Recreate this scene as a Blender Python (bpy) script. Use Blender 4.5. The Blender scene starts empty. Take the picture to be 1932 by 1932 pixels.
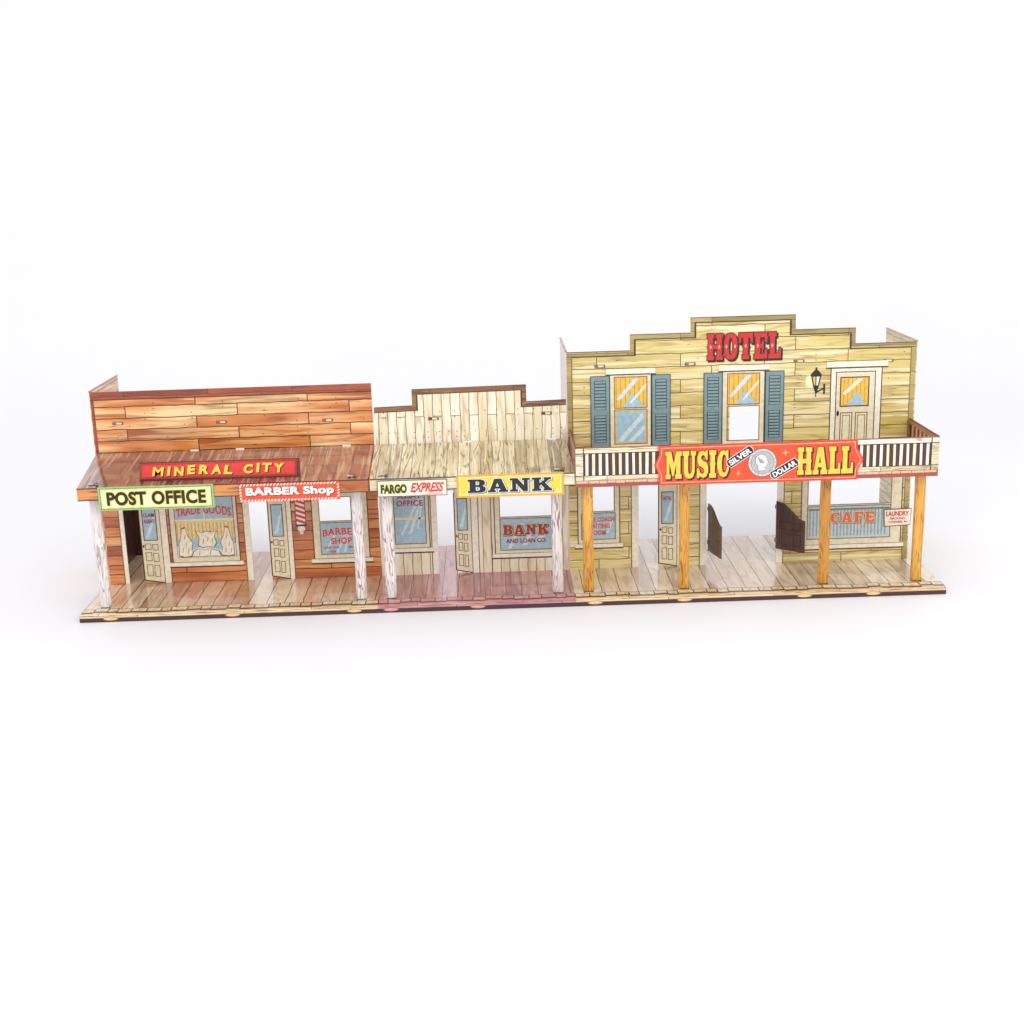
import bpy, math, random
from mathutils import Vector, Matrix
from mathutils.geometry import tessellate_polygon
random.seed(7)
S=0.01
D=10.49; BK=21.7; YF=0.83
scene=bpy.context.scene
scene.view_settings.view_transform='Standard'; scene.view_settings.look='None'; scene.view_settings.exposure=0
COL=scene.collection
def lin(v):
    v/=255.0
    return v/12.92 if v<=0.04045 else ((v+0.055)/1.055)**2.4
def C(r,g,b): return (lin(r),lin(g),lin(b),1)
# ------------------------------------------------------------ materials
def newmat(name,rough=.35,coat=.25,metal=0):
    m=bpy.data.materials.new(name); m.use_nodes=True
    nt=m.node_tree; b=nt.nodes['Principled BSDF']
    b.inputs['Roughness'].default_value=rough; b.inputs['Metallic'].default_value=metal
    b.inputs['Coat Weight'].default_value=coat; b.inputs['Coat Roughness'].default_value=.1
    if rough<.15: b.inputs['Coat IOR'].default_value=1.85
    return m,nt,b
def mathn(nt,op,a,b=None,clamp=False):
    n=nt.nodes.new('ShaderNodeMath'); n.operation=op; n.use_clamp=clamp
    for i,v in enumerate((a,b)):
        if v is None: continue
        if isinstance(v,(int,float)): n.inputs[i].default_value=v
        else: nt.links.new(v,n.inputs[i])
    return n.outputs[0]
def mixc(nt,fac,a,b):
    n=nt.nodes.new('ShaderNodeMix'); n.data_type='RGBA'
    for s,v in ((0,fac),(6,a),(7,b)):
        if isinstance(v,(int,float,tuple)): n.inputs[s].default_value=v
        else: nt.links.new(v,n.inputs[s])
    return n.outputs[2]
def ramp(nt,fac,stops):
    n=nt.nodes.new('ShaderNodeValToRGB'); e=n.color_ramp.elements
    while len(e)<len(stops): e.new(.5)
    for i,(p,c) in enumerate(stops): e[i].position=p; e[i].color=c
    nt.links.new(fac,n.inputs[0]); return n.outputs[0]
PC={}
def paint(rgb,rough=.35,coat=.2,metal=0,var=.05):
    key=(rgb,rough,coat,metal)
    if key in PC: return PC[key]
    m,nt,b=newmat('tin_paint',rough,coat,metal)
    tc=nt.nodes.new('ShaderNodeUVMap')
    no=nt.nodes.new('ShaderNodeTexNoise'); no.inputs['Scale'].default_value=2.2; no.inputs['Detail'].default_value=5
    nt.links.new(tc.outputs[0],no.inputs['Vector'])
    c=C(*rgb); d=tuple(x*(1-var*3) for x in c[:3])+(1,); l=tuple(min(1,x*(1+var)) for x in c[:3])+(1,)
    nt.links.new(ramp(nt,no.outputs[0],[(.3,d),(.6,l)]),b.inputs['Base Color'])
    PC[key]=m; return m
def wood(name,c1,c2,c3,line,grain,pw,pl,vert,lw=.07,gfreq=1.0,gk=9,gamt=.7,stretch=.12,light=None,lamt=0,rough=.3,coat=.4,phase=0,gw=.10,aph=0,rw=.45,nw=1.3,scuff=0,tint=None,tamt=0):
    m,nt,b=newmat(name,rough,coat)
    uv=nt.nodes.new('ShaderNodeUVMap'); sp=nt.nodes.new('ShaderNodeSeparateXYZ'); nt.links.new(uv.outputs[0],sp.inputs[0])
    al,ac=(sp.outputs[1],sp.outputs[0]) if vert else (sp.outputs[0],sp.outputs[1])
    al=mathn(nt,'ADD',al,aph+500); ac=mathn(nt,'ADD',ac,phase+pw*400)
    # wobble of the plank edges
    cw=nt.nodes.new('ShaderNodeCombineXYZ'); nt.links.new(al,cw.inputs[0]); nt.links.new(ac,cw.inputs[1])
    wn=nt.nodes.new('ShaderNodeTexNoise'); wn.inputs['Scale'].default_value=.5; nt.links.new(cw.outputs[0],wn.inputs['Vector'])
    wob=mathn(nt,'MULTIPLY',mathn(nt,'SUBTRACT',wn.outputs[0],.5),.26)
    ac2=mathn(nt,'ADD',ac,wob)
    cb=nt.nodes.new('ShaderNodeCombineXYZ'); nt.links.new(al,cb.inputs[0]); nt.links.new(ac2,cb.inputs[1])
    br=nt.nodes.new('ShaderNodeTexBrick'); br.offset=.37; br.offset_frequency=2
    nt.links.new(cb.outputs[0],br.inputs['Vector'])
    for k,v in (('Scale',1),('Mortar Size',lw/2),('Mortar Smooth',.15),('Bias',0),('Brick Width',pl),('Row Height',pw)): br.inputs[k].default_value=v
    br.inputs['Color1'].default_value=(0,0,0,1); br.inputs['Color2'].default_value=(1,1,1,1); br.inputs['Mortar'].default_value=(.5,.5,.5,1)
    rnd=br.outputs['Color']; mort=br.outputs['Fac']
    w=mathn(nt,'MULTIPLY',rnd,37.0)
    def nz(sa,sc,detail,dist=0):
        c=nt.nodes.new('ShaderNodeCombineXYZ')
        nt.links.new(mathn(nt,'MULTIPLY',al,sa),c.inputs[0]); nt.links.new(mathn(nt,'MULTIPLY',ac,sc),c.inputs[1])
        n=nt.nodes.new('ShaderNodeTexNoise'); n.noise_dimensions='4D'; n.inputs['Scale'].default_value=1; n.inputs['Detail'].default_value=detail
        n.inputs['Distortion'].default_value=dist
        nt.links.new(c.outputs[0],n.inputs['Vector']); nt.links.new(w,n.inputs['W']); return n.outputs[0]
    big=nz(.09,.5,2)
    t=mathn(nt,'ADD',mathn(nt,'MULTIPLY',rnd,rw),mathn(nt,'MULTIPLY',mathn(nt,'SUBTRACT',big,.3),nw),True)
    base=ramp(nt,t,[(.1,c1),(.5,c2),(.9,c3)])
    if tint is not None:
        tn=nt.nodes.new('ShaderNodeTexNoise'); tn.inputs['Scale'].default_value=.11; nt.links.new(uv.outputs[0],tn.inputs['Vector'])
        base=mixc(nt,mathn(nt,'MULTIPLY',ramp(nt,tn.outputs[0],[(.42,(0,0,0,1)),(.6,(1,1,1,1))]),tamt),base,tint)
    g=nz(stretch,gfreq,1.5,.4)
    fr=mathn(nt,'FRACT',mathn(nt,'MULTIPLY',g,gk))
    ln=mathn(nt,'ABSOLUTE',mathn(nt,'SUBTRACT',fr,.5))
    gl=ramp(nt,ln,[(gw,(1,1,1,1)),(gw+.12,(0,0,0,1))])
    br2=nz(.25,.9,3)
    gl=mathn(nt,'MULTIPLY',gl,ramp(nt,br2,[(.38,(.15,.15,.15,1)),(.58,(1,1,1,1))]))
    base=mixc(nt,mathn(nt,'MULTIPLY',gl,gamt),base,grain)
    if light is not None:
        l=nz(stretch*1.3,gfreq*2.2,2,.3)
        lf=ramp(nt,l,[(.54,(0,0,0,1)),(.62,(1,1,1,1))])
        base=mixc(nt,mathn(nt,'MULTIPLY',lf,lamt),base,light)
    base=mixc(nt,mort,base,line)
    if scuff:
        sn=nt.nodes.new('ShaderNodeTexNoise'); sn.inputs['Scale'].default_value=1.1; sn.inputs['Detail'].default_value=8; sn.inputs['Roughness'].default_value=.75
        nt.links.new(uv.outputs[0],sn.inputs['Vector'])
        base=mixc(nt,mathn(nt,'MULTIPLY',ramp(nt,sn.outputs[0],[(.66,(0,0,0,1)),(.7,(1,1,1,1))]),scuff),base,C(222,212,204))
    nt.links.new(base,b.inputs['Base Color'])
    # faint buckling of the tin sheet
    n2=nt.nodes.new('ShaderNodeTexNoise'); n2.inputs['Scale'].default_value=.25; nt.links.new(uv.outputs[0],n2.inputs['Vector'])
    bp=nt.nodes.new('ShaderNodeBump'); bp.inputs['Strength'].default_value=.35; bp.inputs['Distance'].default_value=.002
    nt.links.new(n2.outputs[0],bp.inputs['Height']); nt.links.new(bp.outputs[0],b.inputs['Normal']); nt.links.new(bp.outputs[0],b.inputs['Coat Normal'])
    return m
M={}
M['brown']=wood('brown_siding',C(160,72,26),C(226,142,70),C(250,214,152),C(50,20,12),C(128,54,20),1.25,12,False,.11,1.0,5,.55,phase=.1,nw=1.9,rw=.4,stretch=.07,light=C(252,224,168),lamt=.4)
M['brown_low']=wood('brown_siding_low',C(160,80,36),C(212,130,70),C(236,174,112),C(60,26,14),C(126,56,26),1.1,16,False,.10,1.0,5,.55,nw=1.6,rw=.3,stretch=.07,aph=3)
M['cream']=wood('cream_boards',C(226,210,168),C(240,229,200),C(248,241,219),C(120,90,56),C(176,142,92),.98,60,True,.08,.9,5,.45,phase=.3,light=C(250,246,230),lamt=.3)
M['olive']=wood('olive_siding',C(196,172,94),C(222,200,124),C(238,220,162),C(88,68,30),C(156,126,62),1.42,9,False,.09,1.1,6,.55,light=C(250,242,212),lamt=.65,phase=.35,stretch=.08)
M['maroon']=wood('maroon_roof',C(86,42,32),C(136,78,58),C(184,130,100),C(46,18,16),C(62,28,24),1.5,50,True,.08,1.1,7,.55,light=C(216,176,148),lamt=.5,rough=.14,coat=1,rw=.8,nw=.9,scuff=.7,tint=C(150,92,84),tamt=.5)  # pale streaks raised to stand in for glare off the glossy tin
M['tanroof']=wood('tan_roof',C(126,98,54),C(188,160,104),C(230,212,168),C(66,46,26),C(84,60,32),1.2,50,True,.08,1.3,7,.85,light=C(244,236,212),lamt=.5,rough=.14,coat=.9,rw=.9,nw=.8,tint=C(142,124,96),tamt=.4)
M['deckA']=wood('tan_deck',C(166,118,86),C(216,180,140),C(238,216,182),C(66,38,30),C(160,118,82),1.9,80,True,.11,.7,5,.4,light=C(240,222,194),lamt=.35,rough=.18,coat=.55,rw=1.0,nw=.4,tint=C(200,142,130),tamt=.5)
M['deckB']=wood('pink_deck',C(156,86,94),C(190,124,130),C(216,166,164),C(88,36,46),C(140,74,82),1.7,80,True,.10,.7,5,.45,light=C(226,188,188),lamt=.35,rough=.18,coat=.55,rw=.9,nw=.5,tint=C(188,146,134),tamt=.3)
M['deckC']=wood('grey_tan_deck',C(176,152,126),C(220,196,164),C(242,228,202),C(72,52,44),C(158,124,94),1.9,80,True,.10,.7,5,.4,light=C(244,232,212),lamt=.35,rough=.18,coat=.55,phase=.8,rw=1.0,nw=.4,tint=C(204,172,152),tamt=.4)
M['beam']=wood('plank_edge',C(204,164,112),C(232,202,152),C(244,222,180),C(100,56,40),C(150,98,60),3,11,False,.07,1.5,6,.45,light=C(250,236,206),lamt=.4)
M['beamP']=wood('pink_plank_edge',C(184,116,120),C(206,146,144),C(222,174,168),C(90,40,44),C(140,64,72),3,11,False,.07,1.5,6,.45)
M['fascia']=wood('brown_fascia',C(166,90,38),C(208,130,64),C(228,166,104),C(60,26,14),C(112,48,22),3,14,False,.08,1.6,7,.7)
M['fasciaC']=wood('cream_fascia',C(208,190,148),C(232,221,188),C(243,236,214),C(90,66,44),C(130,96,60),3,14,False,.06,1.8,7,.7)
M['trimB']=wood('brown_trim',C(88,52,24),C(112,70,34),C(134,88,46),C(44,24,12),C(190,146,84),3,9,False,.06,2.4,8,.6)
M['trimR']=wood('red_brown_trim',C(132,50,26),C(162,72,38),C(188,100,58),C(64,24,16),C(88,30,18),3,9,False,.06,2.2,8,.6)
M['trimO']=wood('olive_trim',C(142,124,66),C(170,150,86),C(190,170,106),C(80,64,32),C(100,80,40),3,9,False,.06,2.2,8,.5)
M['wpost']=wood('white_post',C(200,188,180),C(226,218,213),C(240,234,230),C(120,100,90),C(134,92,80),6,60,True,.02,2.6,7,.85,stretch=.25,phase=2)
M['ypost']=wood('yellow_post',C(190,126,34),C(218,156,52),C(234,182,84),C(120,76,20),C(118,64,18),6,60,True,.02,2.6,7,.8,stretch=.25,phase=2)
M['darkw']=wood('dark_wood',C(58,36,32),C(78,48,42),C(94,62,50),C(30,16,14),C(44,26,22),1.1,30,True,.06,1.4,7,.5)
CREAM=paint((232,221,188)); CREAM2=paint((242,235,214)); LN=paint((70,42,28)); LN2=paint((124,92,58))
BLUE=paint((166,198,212),.2,.35); BLUE2=paint((208,226,232),.2,.35); YEL=paint((240,192,76)); RED=paint((212,50,36)); DRED=paint((160,36,32))
BLACK=paint((24,20,20)); WHITE=paint((244,242,236)); SLATE=paint((126,150,152)); SLATED=paint((52,70,74)); SILV=paint((200,200,202),.3,.3,.7)
YSIGN=paint((246,206,66)); ORANGE=paint((226,78,34)); MAR=paint((96,38,34)); PINKW=paint((222,200,196)); GREY=paint((120,120,120)); RBROWN=paint((76,42,34))
# ------------------------------------------------------------ geometry
def boxuv(n,p):
    a=[abs(n.x),abs(n.y),abs(n.z)]
    if a[1]>=a[0] and a[1]>a[2]*1.0: return (p.x,p.z)
    if a[2]>=a[0]: return (p.x,p.y)
    return (p.y,p.z)
class Part:
    def __init__(s,name): s.name=name; s.v=[]; s.f=[]; s.m=[]; s.mats=[]; s.smooth=[]
    def mi(s,m):
        if m not in s.mats: s.mats.append(m)
        return s.mats.index(m)
    def faces(s,vs,fs,mat,smooth=False):
        o=len(s.v); s.v+= [Vector(p) for p in vs]; k=s.mi(mat)
        for f in fs: s.f.append([o+i for i in f]); s.m.append(k); s.smooth.append(smooth)
    def quad(s,x0,x1,z0,z1,y,mat):
        s.faces([(x0,y,z0),(x1,y,z0),(x1,y,z1),(x0,y,z1)],[(0,1,2,3)],mat)
    def poly(s,pts,y,mat):
        ar=sum(pts[i][0]*pts[(i+1)%len(pts)][1]-pts[(i+1)%len(pts)][0]*pts[i][1] for i in range(len(pts)))
        if ar<0: pts=pts[::-1]
        t=tessellate_polygon([[Vector((p[0],p[1],0)) for p in pts]])
        fs=[]
        for a,b,c in t:
            A,B,Cc=pts[a],pts[b],pts[c]
            cr=(B[0]-A[0])*(Cc[1]-A[1])-(B[1]-A[1])*(Cc[0]-A[0])
            fs.append((a,b,c) if cr>0 else (a,c,b))
        s.faces([(p[0],y,p[1]) for p in pts],fs,mat)
    def box(s,x0,x1,y0,y1,z0,z1,mat):
        vs=[(x0,y0,z0),(x1,y0,z0),(x1,y1,z0),(x0,y1,z0),(x0,y0,z1),(x1,y0,z1),(x1,y1,z1),(x0,y1,z1)]
        s.faces(vs,[(0,1,5,4),(1,2,6,5),(2,3,7,6),(3,0,4,7),(4,5,6,7),(3,2,1,0)],mat)
    def frame(s,x0,x1,z0,z1,w,y,mat):
        s.quad(x0,x1,z0,z0+w,y,mat); s.quad(x0,x1,z1-w,z1,y,mat); s.quad(x0,x0+w,z0+w,z1-w,y,mat); s.quad(x1-w,x1,z0+w,z1-w,y,mat)
    def plate(s,outer,holes,y0,y1,mat,back=None,edge=None):
        loops=[outer]+holes
        flat=[p for l in loops for p in l]
        t=tessellate_polygon([[Vector((p[0],p[1],0)) for p in l] for l in loops])
        fs=[]
        for a,b,c in t:
            A,B,Cc=flat[a],flat[b],flat[c]
            cr=(B[0]-A[0])*(Cc[1]-A[1])-(B[1]-A[1])*(Cc[0]-A[0])
            if abs(cr)<1e-9: continue
            fs.append((a,b,c) if cr>0 else (a,c,b))
        s.faces([(p[0],y0,p[1]) for p in flat],fs,mat)
        s.faces([(p[0],y1,p[1]) for p in flat],[f[::-1] for f in fs],back or mat)
        for l in loops:
            n=len(l)
            for i in range(n):
                a,b=l[i],l[(i+1)%n]
                s.faces([(a[0],y0,a[1]),(b[0],y0,b[1]),(b[0],y1,b[1]),(a[0],y1,a[1])],[(0,1,2,3)],edge or mat)
    def disc(s,cx,cz,rx,rz,y,mat,n=32):
        s.faces([(cx+rx*math.cos(2*math.pi*i/n),y,cz+rz*math.sin(2*math.pi*i/n)) for i in range(n)],[tuple(range(n))],mat)
    def build(s,parent=None,label=None,origin=None):
        me=bpy.data.meshes.new(s.name)
        xs=[p.x for p in s.v]; ys=[p.y for p in s.v]; zs=[p.z for p in s.v]
        o=Vector(origin) if origin else Vector(((min(xs)+max(xs))/2,(min(ys)+max(ys))/2,min(zs)))
        me.from_pydata([(p-o)*S for p in s.v],[],s.f); 
        for m in s.mats: me.materials.append(m)
        for i,p in enumerate(me.polygons): p.material_index=s.m[i]; p.use_smooth=s.smooth[i]
        uv=me.uv_layers.new(name='UVMap')
        for p in me.polygons:
            for li in p.loop_indices:
                co=s.v[me.loops[li].vertex_index]; uv.data[li].uv=boxuv(p.normal,co)
        ob=bpy.data.objects.new(s.name,me); COL.objects.link(ob); ob.location=o*S
        if label: ob['label']=label
        if parent:
            ob.parent=parent; ob.location=o*S-WL[parent.name]
        WL[ob.name]=o*S
        return ob
WL={}
# ------------------------------------------------------------ lettering
def se(cx,cy,rx,ry,e=2.6,n=28):
    r=[]
    for i in range(n):
        a=2*math.pi*i/n; c,s_=math.cos(a),math.sin(a)
        r.append((cx+rx*math.copysign(abs(c)**(2/e),c),cy+ry*math.copysign(abs(s_)**(2/e),s_)))
    return r
G={
'H':(10,[[(0,0),(4.4,0),(4.4,1.6),(3.7,1.6),(3.7,4.2),(6.3,4.2),(6.3,1.6),(5.6,1.6),(5.6,0),(10,0),(10,1.6),(9.3,1.6),(9.3,4.3),(9.8,5),(9.3,5.7),(9.3,8.4),(10,8.4),(10,10),(5.6,10),(5.6,8.4),(6.3,8.4),(6.3,5.8),(3.7,5.8),(3.7,8.4),(4.4,8.4),(4.4,10),(0,10),(0,8.4),(.7,8.4),(.7,5.7),(.2,5),(.7,4.3),(.7,1.6),(0,1.6)]]),
'O':(8.6,[se(4.3,5,4.3,5),se(4.3,5,1.3,3.3)]),
'T':(9,[[(2.3,0),(6.7,0),(6.7,1.6),(6,1.6),(6,4.3),(6.5,5),(6,5.7),(6,8.2),(7.4,8.2),(7.8,6.2),(9,6.2),(9,10),(0,10),(0,6.2),(1.2,6.2),(1.6,8.2),(3,8.2),(3,5.7),(2.5,5),(3,4.3),(3,1.6),(2.3,1.6)]]),
'E':(8.5,[[(0,0),(8.5,0),(8.5,3.8),(7.3,3.8),(6.8,1.8),(3.9,1.8),(3.9,4.2),(5,4.2),(5,3.2),(6.2,3.2),(6.2,6.8),(5,6.8),(5,5.8),(3.9,5.8),(3.9,8.2),(6.8,8.2),(7.3,6.2),(8.5,6.2),(8.5,10),(0,10),(0,8.4),(.9,8.4),(.9,1.6),(0,1.6)]]),
'F':(8.3,[[(0,0),(5,0),(5,1.6),(4,1.6),(4,4.2),(5,4.2),(5,3.2),(6.2,3.2),(6.2,6.8),(5,6.8),(5,5.8),(4,5.8),(4,8.2),(6.6,8.2),(7.1,6.2),(8.3,6.2),(8.3,10),(0,10),(0,8.4),(.9,8.4),(.9,1.6),(0,1.6)]]),
'L':(8,[[(0,0),(8,0),(8,4),(6.8,4),(6.3,1.8),(4,1.8),(4,8.4),(5,8.4),(5,10),(0,10),(0,8.4),(.9,8.4),(.9,1.6),(0,1.6)]]),
'I':(5,[[(0,0),(5,0),(5,1.6),(4.1,1.6),(4.1,4.3),(4.6,5),(4.1,5.7),(4.1,8.4),(5,8.4),(5,10),(0,10),(0,8.4),(.9,8.4),(.9,5.7),(.4,5),(.9,4.3),(.9,1.6),(0,1.6)]]),
'B':(9,[[(0,0),(6.5,0),(8.4,.8),(9,2.5),(8.6,4.2),(7.4,5.1),(8.4,6),(8.7,7.5),(8.1,9.2),(6.3,10),(0,10),(0,8.4),(.9,8.4),(.9,1.6),(0,1.6)],[(4,1.6),(5.4,1.6),(5.9,2.3),(5.9,3.6),(5.4,4.3),(4,4.3)],[(4,5.8),(5.2,5.8),(5.7,6.4),(5.7,7.8),(5.2,8.4),(4,8.4)]]),
'A':(10,[[(0,0),(3.9,0),(3.9,1.6),(3.2,1.6),(3.5,2.6),(5.9,2.6),(6.2,1.6),(5.4,1.6),(5.4,0),(10,0),(10,1.6),(9.3,1.6),(6.8,10),(3.2,10),(.9,1.6),(0,1.6)],[(4,4.2),(5.5,4.2),(4.75,7)]]),
'N':(10,[[(0,0),(4,0),(4,1.6),(3.1,1.6),(3.1,6),(6.6,0),(8.9,0),(8.9,8.4),(10,8.4),(10,10),(6,10),(6,8.4),(6.9,8.4),(6.9,4.6),(3.8,10),(0,10),(0,8.4),(1.1,8.4),(1.1,1.6),(0,1.6)]]),
'K':(10,[[(0,0),(4.6,0),(4.6,1.6),(3.8,1.6),(3.8,3.6),(4.6,4.6),(6.2,1.6),(5.6,1.6),(5.6,0),(10,0),(10,1.6),(9.4,1.6),(6.6,6),(8.6,8.4),(9.6,8.4),(9.6,10),(5.8,10),(5.8,8.4),(6.3,8.4),(3.8,5.8),(3.8,8.4),(4.6,8.4),(4.6,10),(0,10),(0,8.4),(.9,8.4),(.9,1.6),(0,1.6)]]),
'M':(12,[[(0,0),(3.8,0),(3.8,1.6),(2.9,1.6),(2.9,6.4),(5.1,1),(6.2,1),(8,6),(8,1.6),(7.2,1.6),(7.2,0),(12,0),(12,1.6),(11.1,1.6),(11.1,8.4),(12,8.4),(12,10),(8,10),(6.2,5.4),(4.2,10),(0,10),(0,8.4),(.9,8.4),(.9,1.6),(0,1.6)]]),
'U':(9.8,[[(4.8,10),(0,10),(0,8.4),(.9,8.4),(.9,2.6),(1.8,.7),(3.6,0),(6,0),(7.8,.6),(8.9,2.4),(8.9,8.4),(9.8,8.4),(9.8,10),(6,10),(6,8.4),(6.9,8.4),(6.9,3),(6.3,1.9),(5.3,1.6),(4.3,2),(4,3),(4,8.4),(4.8,8.4)]]),
'S':(8.4,[[(0,0),(1.4,0),(2,.7),(4.8,0),(7,.6),(8.3,2.2),(8.3,4.2),(7.2,5.6),(4.2,6.4),(3,7.2),(3.3,8.1),(4.5,8.5),(6,8),(6.6,6.6),(7.8,6.6),(7.8,10),(6.5,10),(6,9.4),(4,10),(1.8,9.5),(.4,8),(.4,6),(1.6,4.6),(4.6,3.7),(5.6,2.9),(5.3,1.9),(4,1.5),(2.3,2),(1.4,3.6),(0,3.6)]]),
'C':(8.7,[[(8.2,6.3),(8.2,10),(7,10),(6.5,9.4),(4.6,10),(2.2,9.3),(.6,7.4),(0,5),(.6,2.5),(2.2,.7),(4.8,0),(7,.6),(8.6,2.6),(8.6,3.8),(7.4,3.8),(6.6,2.2),(5.3,1.6),(4.2,2),(3.6,3.3),(3.4,5),(3.6,6.8),(4.2,8),(5.2,8.5),(6.3,7.9),(7,6.3)]]),
}
def area(p): return sum(p[i][0]*p[(i+1)%len(p)][1]-p[(i+1)%len(p)][0]*p[i][1] for i in range(len(p)))
def evalmesh(cu):
    ob=bpy.data.objects.new('tmp',cu); COL.objects.link(ob)
    dg=bpy.context.evaluated_depsgraph_get(); dg.update()
    me=bpy.data.meshes.new_from_object(ob.evaluated_get(dg))
    vs=[v.co.copy() for v in me.vertices]; fs=[tuple(p.vertices) for p in me.polygons]
    bpy.data.objects.remove(ob); bpy.data.meshes.remove(me); return vs,fs
def slabcurve(text,offset,gap=.7,sc=.1):
    cu=bpy.data.curves.new('tmp','CURVE'); cu.dimensions='2D'; cu.fill_mode='BOTH'; cu.extrude=.001; cu.offset=offset
    x=0
    for ch in text:
        if ch==' ': x+=4; continue
        w,loops=G[ch]
        for k,l in enumerate(loops):
            a=area(l)
            if (k==0)!=(a>0): l=l[::-1]
            sp=cu.splines.new('POLY'); sp.points.add(len(l)-1); sp.use_cyclic_u=True
            for i,p in enumerate(l): sp.points[i].co=((x+p[0])*sc,p[1]*sc,0,1)
        x+=w+gap
    return cu
def fontcurve(text,offset,shear=0,space=1.0):
    cu=bpy.data.curves.new('tmp','FONT'); cu.body=text; cu.size=1; cu.fill_mode='BOTH'; cu.extrude=.001; cu.offset=offset; cu.shear=shear; cu.space_character=space
    cu.resolution_u=4; cu.align_x='CENTER'
    return cu
def lettering(part,text,x0,x1,z0,z1,y,layers,slab=False,shear=0,space=1.0,rot=0,wave=None):
    """layers: (offset, dx, dz, material) from back to front"""
    gap=max(.7,20*max(l[0] for l in layers)+.15)
    mk=(lambda o: slabcurve(text,o,gap)) if slab else (lambda o: fontcurve(text,o,shear,space))
    v0,f0=evalmesh(mk(layers[-1][0]))
    ax=min(v.x for v in v0); bx=max(v.x for v in v0); az=min(v.y for v in v0); bz=max(v.y for v in v0)
    sx=(x1-x0)/(bx-ax); sz=(z1-z0)/(bz-az); cx=(x0+x1)/2; cz=(z0+z1)/2; cr,sr=math.cos(rot),math.sin(rot)
    for k,(o,dx,dz,mat) in enumerate(layers):
        v,f=(v0,f0) if k==len(layers)-1 else evalmesh(mk(o))
        out=[]
        for p in v:
            X=(p.x-(ax+bx)/2)*sx; Z=(p.y-(az+bz)/2)*sz
            if wave: Z+=wave(X/(x1-x0))
            X,Z=X*cr-Z*sr,X*sr+Z*cr
            out.append((cx+X+dx,y-.018*(k+1)-(.004 if p.z>0 else -.004),cz+Z+dz))
        part.faces(out,f,mat)
# ------------------------------------------------------------ root
toy=bpy.data.objects.new('toy_town',None); COL.objects.link(toy); toy.empty_display_size=.05
toy.location=Vector((45,11,-.76))*S; WL[toy.name]=toy.location.copy()
toy['label']='vintage printed tin toy western street with storefronts on white paper'; toy['category']='toy'
HB=-.76
# ------------------------------------------------------------ boardwalk
p=Part('boardwalk')
segs=[(0,30.8,M['deckA'],M['beam']),(30.8,51.4,M['deckB'],M['beamP']),(51.4,90,M['deckC'],M['beam'])]
DARK=paint((66,36,34)); DARKP=paint((120,44,56))
for x0,x1,dm,bm in segs:
    pk=dm==M['deckB']; jag=DARKP if pk else DARK
    endm=(paint((204,146,146)),paint((216,162,160))) if pk else (paint((238,214,174)),paint((226,196,152)))
    p.faces([(x0,1.9,0),(x1,1.9,0),(x1,BK,0),(x0,BK,0)],[(0,1,2,3)],dm)
    p.faces([(x0,.12,0),(x1,.12,0),(x1,1.9,0),(x0,1.9,0)],[(0,1,2,3)],bm)
    p.faces([(x0,0,-.1),(x1,0,-.1),(x1,.12,0),(x0,.12,0)],[(0,1,2,3)],bm)
    p.faces([(x0,0,-.3),(x1,0,-.3),(x1,0,-.1),(x0,0,-.1)],[(0,1,2,3)],bm)
    p.faces([(x0,0,HB),(x1,0,HB),(x1,0,-.3),(x0,0,-.3)],[(0,1,2,3)],paint((66,36,38)))  # dark underside shadow painted onto the lower front face
    # uneven plank ends printed along the edge
    x=x0
    while x<x1-.05:
        w=min(random.uniform(.95,1.75),x1-x)
        if x1-(x+w)<.4: w=x1-x
        j=random.uniform(-.22,.22); k=random.uniform(-.12,.12)
        a=1.1+j; b=1.1+j+k
        p.faces([(x,a-.42,.006),(x+w,b-.42,.006),(x+w,2.14+j,.006),(x,2.14+j,.006)],[(0,1,2,3)],jag)
        p.faces([(x+.07,a,.012),(x+w-.07,b,.012),(x+w-.07,2.0+j,.012),(x+.07,2.0+j,.012)],[(0,1,2,3)],endm[random.randint(0,1)])
        for q in range(2):
            zx=x+w*random.uniform(.15,.7); p.faces([(zx,a+.2+q*.3,.016),(zx+w*.22,a+.22+q*.3,.016),(zx+w*.22,a+.3+q*.3,.016),(zx,a+.28+q*.3,.016)],[(0,1,2,3)],LN2)
        x+=w
for xs in [3.2,15.8,28.4,32.2,41.2,53.4,62.7,75.2,82.4]:
    for rr_,yy_,mm in ((.85,-.01,LN2),(.72,-.02,paint((228,190,138)) if not 30.8<xs<51 else paint((214,150,146)))):
        vs=[(xs+rr_*math.cos(a),yy_,-.4+.24*rr_*math.sin(a)) for a in [i*math.pi/8 for i in range(16)]]
        p.faces(vs,[tuple(range(16))],mm)
p.faces([(0,0,HB),(0,0,-.1),(0,.12,0),(0,BK,0),(0,BK,HB)],[(0,1,2,3,4)],DARK)
p.faces([(90,0,HB),(90,0,-.1),(90,.12,0),(90,BK,0),(90,BK,HB)],[(4,3,2,1,0)],DARK)
p.faces([(0,BK,HB),(90,BK,HB),(90,BK,0),(0,BK,0)],[(3,2,1,0)],DARK)
p.build(toy,'wood-plank printed tin base in tan and dull pink')
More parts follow.
